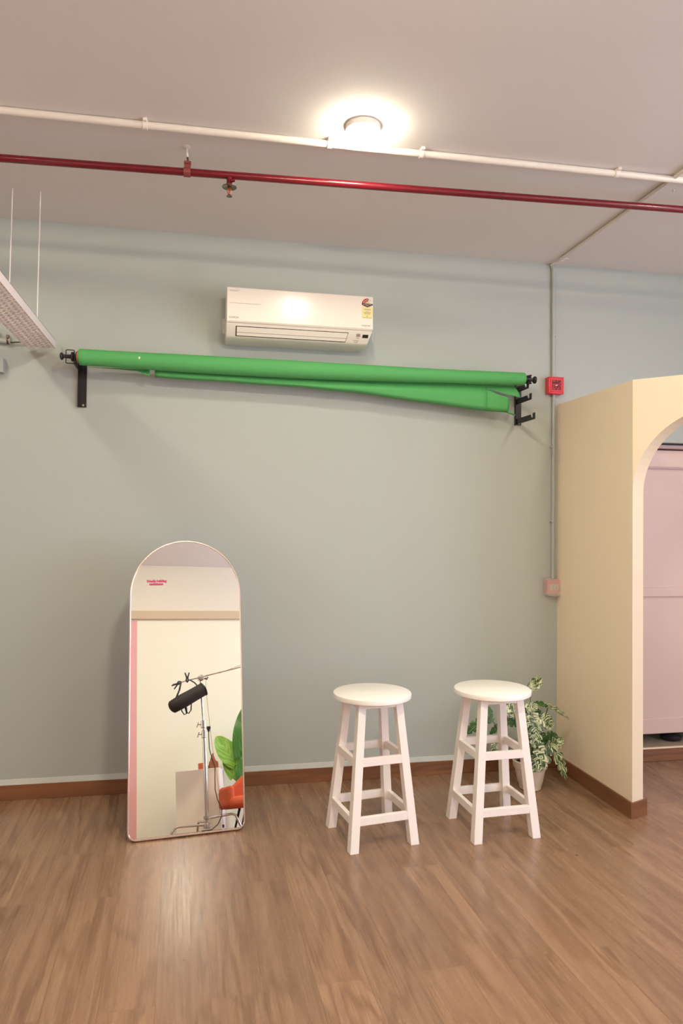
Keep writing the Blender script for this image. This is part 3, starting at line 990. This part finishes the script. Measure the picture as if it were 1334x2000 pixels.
for prf in ((0, -.028), (0, -.004), (-.002, 0), (-.007, 0), (-.009, -.003), (-.009, -.028)):
    ring.append([mp_(u_, v_, prf[1]) for u_, v_ in outline(prf[0])])
for r in ring:
    mb.v += r
K = len(ring)
for a in range(K):
    b2 = (a + 1) % K
    for i in range(nn):
        j = (i + 1) % nn
        mb.f.append((a * nn + i, a * nn + j, b2 * nn + j, b2 * nn + i))
mb.build('frame', 'frame', fm, smooth=50)
MB().prism([mp_(u_, v_, -.006) for u_, v_ in outline(-.0085)], mn * .003).build('mirror_glass', 'mirror', fm, smooth=0)
MB().prism([mp_(u_, v_, -.026) for u_, v_ in outline(-.010)], mn * .018).build('backing_board', 'backing', fm, smooth=0)
# easel strut behind
top = mp_(.30, 1.12, -.030)
ft = Vector((top.x - .02, -.17, .012))
MB().bar(top, ft, .028, .028, mu, .012, .012).build('easel_leg', 'frame', fm, bevel=.002)
MB().bar(mp_(.22, .25, -.028), mp_(.38, .25, -.028), .02, .02, mup, .012, .012).build('easel_hinge', 'frame', fm, bevel=.002)
# sticker on the glass
sm = frame_mtx(mu, mup, mn, mp_(.142, 1.315, -.0018))
text('sticker_lettering', 'Handle building', .0165, 'sticker_d', fm, sm @ Matrix.Translation((0, 0, 0)), .0004, bold=.0016)
text('sticker_lettering', 'confidence', .0165, 'sticker_d', fm, sm @ Matrix.Translation((-.002, -.0165, 0)), .0004, bold=.0016)
text('sticker_lettering', 'Handle building', .0165, 'sticker', fm, sm @ Matrix.Translation((0, 0, .0007)), .0004, bold=.0006)
text('sticker_lettering', 'confidence', .0165, 'sticker', fm, sm @ Matrix.Translation((-.002, -.0165, .0007)), .0004, bold=.0006)

# ================================================================== STOOLS
ST = .743
st = thing('bar_stool', 'white round-seat wooden stool standing beside the mirror', 'stool', (0, 0, 0), 'white wooden stools')
MB().lathe([(.195, ST - .030), (.203, ST - .026), (.205, ST - .012), (.203, ST - .004), (.197, ST)], (0, 0, 0), 72).build('seat', 'seat_paint', st, smooth=40)
hb, ht = .164, .100                                                   # leg centre at floor and at top
ztop = ST - .030
def lc_(sx_, sy_, z):
    t = z / ztop
    r = hb + (ht - hb) * t
    return Vector((sx_ * r, sy_ * r, z))
for sx_ in (-1, 1):
    for sy_ in (-1, 1):
        lg = MB()
        w0, w1 = .046, .040
        vs = []
        for z, w_ in ((0, w0), (ztop, w1)):
            c_ = lc_(sx_, sy_, z)
            for a_, b2 in ((-1, -1), (1, -1), (1, 1), (-1, 1)):
                vs.append(c_ + Vector((a_ * w_ / 2, b2 * w_ / 2, 0)))
        lg.add(vs, [(0, 3, 2, 1), (4, 5, 6, 7), (0, 1, 5, 4), (1, 2, 6, 5), (2, 3, 7, 6), (3, 0, 4, 7)])
        lg.build('leg', 'white_wood', st, bevel=.002)
for z in (.146, .425):
    for a_, b2 in (((-1, -1), (1, -1)), ((-1, 1), (1, 1)), ((-1, -1), (-1, 1)), ((1, -1), (1, 1))):
        p0, p1 = lc_(*a_, z), lc_(*b2, z)
        d_ = (p1 - p0).normalized()
        outw = Vector(((a_[0] + b2[0]) / 2, (a_[1] + b2[1]) / 2, 0)) * .010
        s0 = Vector((0, 0, 1)).cross(d_)
        MB().bar(p0 + d_ * .018 + outw, p1 - d_ * .018 + outw, .022, .022, s0, .040, .040).build('stretcher', 'white_wood', st, bevel=.0015)
for a_, b2 in (((-1, -1), (1, -1)), ((-1, 1), (1, 1)), ((-1, -1), (-1, 1)), ((1, -1), (1, 1))):
    z = ST - .044
    p0, p1 = lc_(*a_, z), lc_(*b2, z)
    d_ = (p1 - p0).normalized()
    outw = Vector(((a_[0] + b2[0]) / 2, (a_[1] + b2[1]) / 2, 0)) * .008
    s0 = Vector((0, 0, 1)).cross(d_)
    MB().bar(p0 + d_ * .015 + outw, p1 - d_ * .015 + outw, .020, .020, s0, .030, .030).build('apron', 'white_wood', st, bevel=.001)
st2 = copy_tree(st)
st.location = (.890, -.816, 0)
st.rotation_euler = (0, 0, radians(9.0))
st2.location = (1.550, -.832, 0)
st2.rotation_euler = (0, 0, radians(3.0))
st2['label'] = 'white round-seat wooden stool standing in front of the potted plant'

# ================================================================== POTTED PLANT
pc = Vector((2.012, -.33, 0))
pl = thing('potted_plant', 'variegated leafy plant in a white pot behind the right stool', 'potted plant', tuple(pc))
MB().lathe([(.060, 0), (.066, .004), (.070, .03), (.075, .038), (.088, .100), (.093, .125), (.101, .130), (.104, .138), (.106, .165), (.110, .172), (.108, .178), (.098, .176), (.094, .160), (.092, .150)], pc, 48).build('pot', 'pot', pl)
MB().lathe([(.090, .152), (.06, .158), (.02, .160)], pc, 24).build('soil', 'soil', pl)


def leaf(base, tip, width, normal, m, parent, lobes=4, depth=.55, fold=.25, droop=.12, name='leaf', heart=.14, wave=.0):
    """split leaf from its base to its tip, facing normal"""
    base, tip, normal = Vector(base), Vector(tip), Vector(normal).normalized()
    ax = (tip - base) * (1.22 if lobes else 1.0)
    L_ = ax.length
    t = ax.normalized()
    s_ = normal.cross(t).normalized()
    nr = t.cross(s_).normalized()
    if nr.dot(normal) < 0:
        nr = -nr
    n_ = 36
    mb = MB()
    uvs = []
    rows_ = 5
    rnd = random.random() * 6
    for side in (-1, 1):
        b0 = len(mb.v)
        for i in range(n_ + 1):
            v_ = i / n_
            if lobes:
                env = max(0.0, 1.72 * ((v_ + .03) ** .42) * (max(0, 1 - v_) ** .72))
            else:
                env = max(0.0, sin(pi * min(1, v_ * .95 + .05) ** .8)) ** .6 if v_ < 1 else 0.0
            if lobes:
                ph = (v_ * (lobes + .6) + .15) % 1.0
                notch = 1 - depth * max(0, 1 - abs(ph - .02) / .20) if .10 < v_ < .95 else 1
                if ph > .90 and .12 < v_ < .93:
                    notch = min(notch, 1 - depth * (ph - .90) / .10)
            else:
                notch = 1
            hw = width / 2 * env * notch
            # lobes sweep toward the tip; the heart sits behind the stalk
            for j in range(rows_ + 1):
                c_ = j / rows_
                back = -heart * L_ * (c_ ** 1.5) * max(0, 1 - v_ * 3.2) + .16 * L_ * c_ * c_ * v_ * (1 - v_)
                p = base + t * (L_ * v_ + back) + s_ * side * hw * c_
                p += nr * (fold * hw * c_ * (1 - .5 * c_) - droop * L_ * v_ * v_ + wave * L_ * sin(v_ * 14 + rnd + side) * c_)
                mb.v.append(p)
                uvs.append((v_ - .45 * c_ + rnd, c_ * side * .8 + rnd))
        for i in range(n_):
            for j in range(rows_):
                a = b0 + i * (rows_ + 1) + j
                mb.f.append((a, a + rows_ + 1, a + rows_ + 2, a + 1))
    return mb.build(name, m, parent, smooth=60, uvs=uvs, fix=False)


def PX(x, y, Y):
    """stub: world point at depth Y for an image pixel"""
    return None


def stalk(p0, p1, bulge, r=.0028, m='stem', parent=None, name='leaf_stem'):
    p0, p1 = Vector(p0), Vector(p1)
    mid = (p0 + p1) / 2 + Vector(bulge)
    pts = []
    for i in range(11):
        t = i / 10
        pts.append((p0 * (1 - t) ** 2 + mid * 2 * t * (1 - t) + p1 * t * t, r * (1.25 - .5 * t)))
    return MB().loft(pts, 8).build(name, m, parent)


random.seed(11)
LEAVES = [  # leaf bases and tips taken from image pixels at chosen depths
    ((2.027, -0.300, 0.608), (2.105, -0.280, 0.652), 0.077, (0, -1, 0.3), 'leafv', 3, 0.35),
    ((2.117, -0.360, 0.502), (2.283, -0.300, 0.429), 0.070, (0.2, -0.6, 0.9), 'leafv', 3, 0.35),
    ((2.124, -0.340, 0.500), (2.051, -0.320, 0.520), 0.057, (0, -0.5, 0.9), 'leafd', 3, 0.40),
    ((2.039, -0.400, 0.440), (1.950, -0.420, 0.376), 0.128, (-0.2, -1, 0.35), 'leafv', 4, 0.60),
    ((2.046, -0.400, 0.437), (2.127, -0.400, 0.406), 0.102, (0.2, -1, 0.35), 'leafv', 3, 0.55),
    ((2.001, -0.430, 0.389), (1.989, -0.450, 0.300), 0.096, (0, -1, 0.25), 'leafv', 3, 0.55),
    ((2.055, -0.450, 0.275), (1.979, -0.470, 0.170), 0.134, (0.1, -1, 0.35), 'leafv', 4, 0.60),
    ((2.107, -0.360, 0.289), (2.179, -0.340, 0.318), 0.089, (0.1, -0.8, 0.5), 'leafd', 3, 0.40),
    ((2.107, -0.400, 0.264), (2.199, -0.380, 0.303), 0.083, (0, -0.9, 0.45), 'leafv', 3, 0.50),
    ((2.117, -0.420, 0.266), (2.195, -0.440, 0.114), 0.096, (0.45, -1, 0.25), 'leafv', 4, 0.55),
    ((1.760, -0.300, 0.432), (1.616, -0.280, 0.355), 0.077, (-0.2, -0.8, 0.6), 'leafd', 4, 0.45),
    ((1.760, -0.300, 0.435), (1.765, -0.280, 0.487), 0.045, (0, -1, 0.3), 'leafd', 2, 0.30),
    ((1.905, -0.330, 0.459), (1.857, -0.330, 0.517), 0.096, (0, -1, 0.4), 'leafv', 3, 0.40),
    ((1.939, -0.300, 0.393), (1.858, -0.300, 0.409), 0.070, (0, -0.8, 0.5), 'leafd', 3, 0.40),
    ((1.818, -0.300, 0.383), (1.771, -0.300, 0.341), 0.042, (0, -0.9, 0.4), 'leafd', 2, 0.30),
    ((1.795, -0.360, 0.292), (1.748, -0.370, 0.245), 0.070, (0, -1, 0.4), 'leafv', 3, 0.40),
    ((2.047, -0.330, 0.466), (2.081, -0.330, 0.442), 0.057, (0, -1, 0.4), 'leafd', 2, 0.40),
    ((1.978, -0.360, 0.492), (2.039, -0.360, 0.511), 0.070, (0, -0.8, 0.6), 'leafv', 3, 0.45),
    ((2.003, -0.380, 0.325), (1.927, -0.400, 0.297), 0.096, (-0.1, -1, 0.3), 'leafv', 3, 0.50),
    ((2.057, -0.380, 0.335), (2.090, -0.380, 0.283), 0.077, (0, -1, 0.3), 'leafd', 3, 0.40),
    ((1.939, -0.300, 0.447), (1.986, -0.300, 0.486), 0.083, (0, -1, 0.4), 'leafd', 3, 0.40),
]
for (b_, t_p, w_, nrm, m_, lob, dp) in LEAVES:
    dp = min(.85, dp * 1.4)
    w_ = w_ * 1.15
    lf = leaf(b_, t_p, w_, nrm, m_, pl, lobes=lob, depth=dp)
    st0 = pc + Vector(((b_[0] - pc.x) * .18, (b_[1] - pc.y) * .18, .155))
    stalk(st0, b_, ((b_[0] - pc.x) * .10, (b_[1] - pc.y) * .1, .04), parent=pl)

# ================================================================== MARKS ON THE FLOOR
for i, (x, y, r) in enumerate(((0.46, -2.33, .006), (.42, -2.22, .004), (1.83, -1.22, .007), (-.04, -1.75, .004))):
    d_ = MB().lathe([(r, .0002), (r * .6, .0010)], (x, y, 0), 10)
    o = d_.build('floor_speck', 'dust')
    tag(o, ['dark speck on the floor, nearest the bottom edge', 'smaller dark speck just behind the nearest floor speck', 'dark speck on the floor right of the right stool', 'small dark speck on the floor below the mirror'][i], 'debris', 'specks on the wooden floor')

# ================================================================== BEHIND THE CAMERA (seen in the mirror)
SYY = -3.70  # places of the reflected things come from image pixels traced through the mirror
cs = thing('light_stand', 'chrome studio stand with a boom arm, reflected in the mirror', 'studio stand', (.735, SYY, 0))
x = .735
MB().loft([((x, SYY, .03), .0175), ((x - .004, SYY, .80), .0175)], 20).build('lower_column', 'chrome', cs)
MB().loft([((x - .004, SYY, .78), .0145), ((x - .006, SYY, .95), .0145)], 20).build('middle_column', 'chrome', cs)
MB().loft([((x - .006, SYY, .90), .010), ((x - .022, SYY, 1.36), .010)], 16).build('upper_column', 'chrome', cs)
for z, xx in ((.835, -.004), (.925, -.008)):
    MB().lathe([(.018, -.035), (.023, -.030), (.023, .030), (.018, .035)], (x + xx, SYY, z), 20).build('collar', 'chrome', cs, bevel=.001)
    k_ = MB().cyl((x + xx - .02, SYY, z), (x + xx - .050, SYY, z), .005, n=10)
    k_.tube([(x + xx - .045, SYY, z + .022), (x + xx - .052, SYY, z), (x + xx - .062, SYY, z - .026)], .0045, 8)
    k_.build('tee_handle', 'chrome', cs)
MB().lathe([(.020, 0), (.034, .004), (.034, .034), (.020, .042), (.020, .075), (.032, .080), (.032, .104), (.018, .110)], (x, SYY, .020), 24).build('leg_hub', 'chrome', cs)
for pts in ([(x, SYY, .052), (.47, SYY + .01, .060), (.445, SYY + .01, .050), (.41, SYY + .01, .008)],
            [(x, SYY, .105), (.965, SYY - .01, .120), (1.00, SYY - .01, .108), (1.045, SYY - .01, .008)],
            [(x, SYY, .080), (x - .02, SYY - .26, .085), (x - .02, SYY - .29, .070), (x - .02, SYY - .33, .008)]):
    MB().tube(pts, .0105, 14).build('leg', 'chrome', cs)
MB().lathe([(.020, -.030), (.030, -.026), (.030, .020), (.020, .026)], (x - .022, SYY + .02, 1.355), 20, 'Y').build('grip_head', 'chrome', cs, bevel=.001)
k_ = MB().cyl((x - .0, SYY + .03, 1.35), (x + .035, SYY + .03, 1.345), .008, n=10)
k_.cyl((x + .03, SYY + .03, 1.335), (x + .045, SYY + .03, 1.362), .006, n=10)
k_.build('tee_handle', 'rod', cs)
ba, bb = Vector((.440, SYY + .035, 1.303)), Vector((1.70, SYY + .035, 1.575))
MB().tube([ba, bb], .0055, 12).build('boom_arm', 'chrome', cs)
arm = lambda xx: ba + (bb - ba) * ((xx - ba.x) / (bb.x - ba.x))
# cord slung along the arm and down
MB().tube([arm(1.7) + Vector((0, .01, .10)), arm(1.35) + Vector((0, .01, .045)), arm(1.05) + Vector((0, .01, .012)), arm(.9) + Vector((0, .012, -.008)), arm(.76) + Vector((0, .012, .004)), (.752, SYY + .05, 1.25), (.79, SYY + .05, .75), (.835, SYY + .05, .40), (.868, SYY + .05, .045)], .0018, 6).build('hanging_cord', 'cord', cs)
MB().box((.860, SYY + .042, .012), (.876, SYY + .058, .040)).build('cord_weight', 'black', cs, bevel=.002)
# power cable with plug hung on the column
pw = thing('power_cable', 'black cable with a plug hanging on the chrome stand, reflected in the mirror', 'cable', (.76, SYY + .06, 0))
MB().tube([(.765, SYY + .05, .865), (.764, SYY + .05, .80), (.766, SYY + .05, .70), (.785, SYY + .05, .62), (.812, SYY + .05, .53), (.808, SYY + .05, .42), (.806, SYY + .05, .34), (.825, SYY + .05, .25), (.862, SYY + .05, .17), (.858, SYY + .05, .11), (.82, SYY + .05, .045), (.76, SYY + .06, .006), (.66, SYY + .12, .006)], .0042, 8).build('cable_run', 'cable', pw, smooth=60)
MB().box((.748, SYY + .035, .872), (.782, SYY + .065, .898)).lathe([(.010, .85), (.014, .875)], (.765, SYY + .05, 0), 12).build('plug', 'black', pw, bevel=.004)

# spring clamps on the arm
def clamp(xx, ang, lab):
    c_ = arm(xx)
    cl_ = thing('spring_clamp', lab, 'clamp', tuple(c_), 'black clamps on the boom arm')
    mt = Matrix.Rotation(radians(ang), 4, 'Y')
    for sg in (-1, 1):
        pts = [Vector((sg * -.004, 0, -.018)), Vector((sg * .012, 0, .0)), Vector((sg * .004, 0, .026)), Vector((sg * .020, 0, .075))]
        MB().loft([(c_ + (mt @ p), r) for p, r in zip(pts, (.006, .008, .008, .006))], 10).build('jaw', 'black', cl_)
    q_ = c_ + (mt @ Vector((0, 0, .024)))
    MB().cyl(q_ - Vector((0, .012, 0)), q_ + Vector((0, .012, 0)), .010, n=14).build('pivot', 'black', cl_)
clamp(.580, 0, 'black spring clamp standing upright on the boom arm')
clamp(.505, -125, 'black spring clamp hanging down near the end of the boom arm')

bg = thing('equipment_bag', 'black tubular bag hanging by its straps from the boom arm, reflected in the mirror', 'bag', (.57, SYY + .05, 1.15))
ya = SYY + .085
A_, B_ = Vector((.425, ya, 1.085)), Vector((.715, ya, 1.235))
dd = (B_ - A_).normalized()
L_ = (B_ - A_).length
pts = [(A_ - dd * .022, .024), (A_ - dd * .014, .046), (A_, .060), (A_ + dd * L_ * .35, .067), (A_ + dd * L_ * .7, .064), (B_ - dd * .01, .064), (B_ + dd * .012, .060), (B_ + dd * .020, .044)]
bb_ = MB().loft(pts, 28)
for v in bb_.v:
    v += Vector((.002 * sin(v.x * 90 + v.z * 40), 0, .003 * sin(v.x * 60 + 1)))
bb_.build('bag_body', 'bag', bg, smooth=60)
MB().loft([(B_ + dd * .004, .066), (B_ + dd * .012, .066)], 28).build('end_seam', 'black', bg)
def strap(pts, w_=.012):
    P = [Vector(p) for p in pts]
    m_ = MB()
    vs = []
    for i, p in enumerate(P):
        t = (P[min(i + 1, len(P) - 1)] - P[max(0, i - 1)]).normalized()
        s0 = t.cross(Vector((0, 1, 0))).normalized()
        vs.append((p - s0 * w_ / 2, p + s0 * w_ / 2))
    for (a, b2), (c_, d_) in zip(vs, vs[1:]):
        m_.add([a, b2, d_, c_], [(0, 1, 2, 3)])
    return m_
strap([arm(.515) + Vector((0, .03, 0)), (.495, ya, 1.24), (.462, ya, 1.165), (.452, ya, 1.135)], .016).build('carry_strap', 'black', bg, solid=.002)
strap([arm(.598) + Vector((0, .02, 0)), (.64, ya, 1.30), (.672, ya, 1.262)], .012).build('carry_strap', 'black', bg, solid=.002)
strap([(.500, ya, 1.095), (.515, ya, 1.040), (.535, ya, 1.012), (.552, ya, 1.018), (.560, ya, 1.06), (.545, ya, 1.115)], .010).build('strap_loop', 'black', bg, solid=.002)
strap([(.535, ya, 1.115), (.553, ya, 1.035), (.575, ya, 1.020), (.598, ya, 1.050), (.602, ya, 1.10), (.598, ya, 1.14)], .011).build('strap_loop', 'black', bg, solid=.002)
strap([(.545, ya + .003, 1.115), (.560, ya + .003, 1.02)], .014).build('strap_loop', 'black', bg, solid=.002)

# the stand group scaled about the mirrored camera (a stand about 1.6 m tall)
for o in [x_ for x_ in C.objects if x_.parent is None and x_.name.split('.')[0] in ('light_stand', 'power_cable', 'spring_clamp', 'equipment_bag')]:
    k_s = 1.180
    o.location = Vector((.993, -4.85, 0)) + k_s * (o.location - Vector((.735, SYY, 0)))
    o.scale = (k_s, k_s, k_s)

# pedestal and the ornaments on it
PD = [Vector((.780, -5.45, 0)), Vector((1.258, -5.33, 0)), Vector((1.44, -5.80, 0)), Vector((.962, -5.92, 0))]
pd = MB().prism(PD, (0, 0, .660)).build('display_pedestal', 'pedestal', bevel=.004)
tag(pd, 'white box pedestal in front of the cream wall, reflected in the mirror', 'pedestal')
cu_ = MB().lathe([(.040, 0), (.045, .003), (.046, .072), (.043, .075), (.040, .072), (.038, .010)], (1.105, -5.52, .6605), 28).build('clay_cup', 'terracotta')
tag(cu_, 'orange clay cup on the white pedestal', 'cup')
orn = thing('wooden_ornament', 'brown carved wooden tower ornament on the white pedestal', 'ornament', (1.235, -5.52, .6605))
m_ = MB()
zz = .6605
for w_, h_ in ((.110, .018), (.100, .030), (.085, .018), (.078, .022), (.062, .014)):
    m_.box((1.235 - w_ / 2, -5.52 - w_ / 2, zz), (1.235 + w_ / 2, -5.52 + w_ / 2, zz + h_))
    zz += h_
m_.build('stepped_base', 'brownwood', orn, bevel=.003)
MB().lathe([(.030, zz), (.032, zz + .008), (.024, zz + .030), (.016, zz + .045), (.010, zz + .058), (.012, zz + .062), (.003, zz + .078)], (1.235, -5.52, 0), 12).build('spire', 'brownwood', orn)
for a_ in (-1, 1):
    MB().lathe([(.010, .6785), (.011, .715), (.006, .735), (.002, .747)], (1.235 + a_ * .044, -5.476, 0), 10).build('turret', 'brownwood', orn)

# broad-leaved plant behind the pedestal
bp_ = thing('broad_leaf_plant', 'tall plant with broad green leaves beside the white pedestal', 'potted plant', (1.80, -5.72, 0))
MB().lathe([(.11, 0), (.14, .02), (.165, .26), (.17, .28), (.155, .28), (.15, .25)], (1.80, -5.72, 0), 36).build('pot', 'pot', bp_)
MB().lathe([(.150, .25), (.05, .258)], (1.80, -5.72, 0), 20).build('soil', 'soil', bp_)
for b_, t_p, w_, nrm, m_, wv in (
        ((1.56, -5.70, .70), (1.345, -5.72, 1.06), .26, (.1, 1, .15), 'bigleaf', .008),
        ((1.60, -5.66, .78), (1.72, -5.66, 1.42), .24, (-.3, 1, .1), 'bigleaf_d', .010),
        ((1.58, -5.62, .50), (1.74, -5.60, .84), .24, (.3, 1, .25), 'bigleaf_d', .008),
        ((1.90, -5.70, .72), (2.05, -5.72, 1.22), .22, (.2, 1, .1), 'bigleaf', .01),
        ((1.52, -5.70, .55), (1.44, -5.74, .92), .16, (-.1, 1, .1), 'bigleaf', .008)):
    leaf(b_, t_p, w_, nrm, m_, bp_, lobes=0, fold=.12, droop=.08, heart=.05, wave=wv)
    stalk((1.80 + (b_[0] - 1.8) * .2, -5.72, .255), b_, (.03, .03, .02), .009, parent=bp_)

# orange lounge chair
ch = thing('lounge_chair', 'orange upholstered low chair with dark legs, reflected in the mirror', 'chair', (1.55, -4.97, 0))
MB().box((1.235, -5.25, .195), (1.86, -4.78, .315)).build('seat', 'orange', ch, bevel=.05)
MB().prism([(1.222, -5.28, .200), (1.222, -5.28, .37), (1.232, -5.28, .410), (1.262, -5.28, .432), (1.33, -5.28, .432), (1.38, -5.28, .44), (1.42, -5.28, .475), (1.50, -5.28, .54), (1.70, -5.28, .56), (1.87, -5.28, .54), (1.87, -5.28, .20)], (0, .10, 0)).build('backrest', 'orange', ch, bevel=.03)
MB().box((1.222, -5.25, .21), (1.30, -4.82, .428)).build('armrest', 'orange', ch, bevel=.035)
MB().box((1.80, -5.25, .21), (1.878, -4.82, .428)).build('armrest', 'orange', ch, bevel=.035)
for a_, b2 in ((1.45, -4.92), (1.76, -4.92), (1.45, -5.20), (1.76, -5.20)):
    MB().bar((a_, b2, .21), (a_ - .07 * (1 if a_ < 1.6 else -1), b2 + .02, .0), .026, .020).build('leg', 'black', ch, bevel=.002)
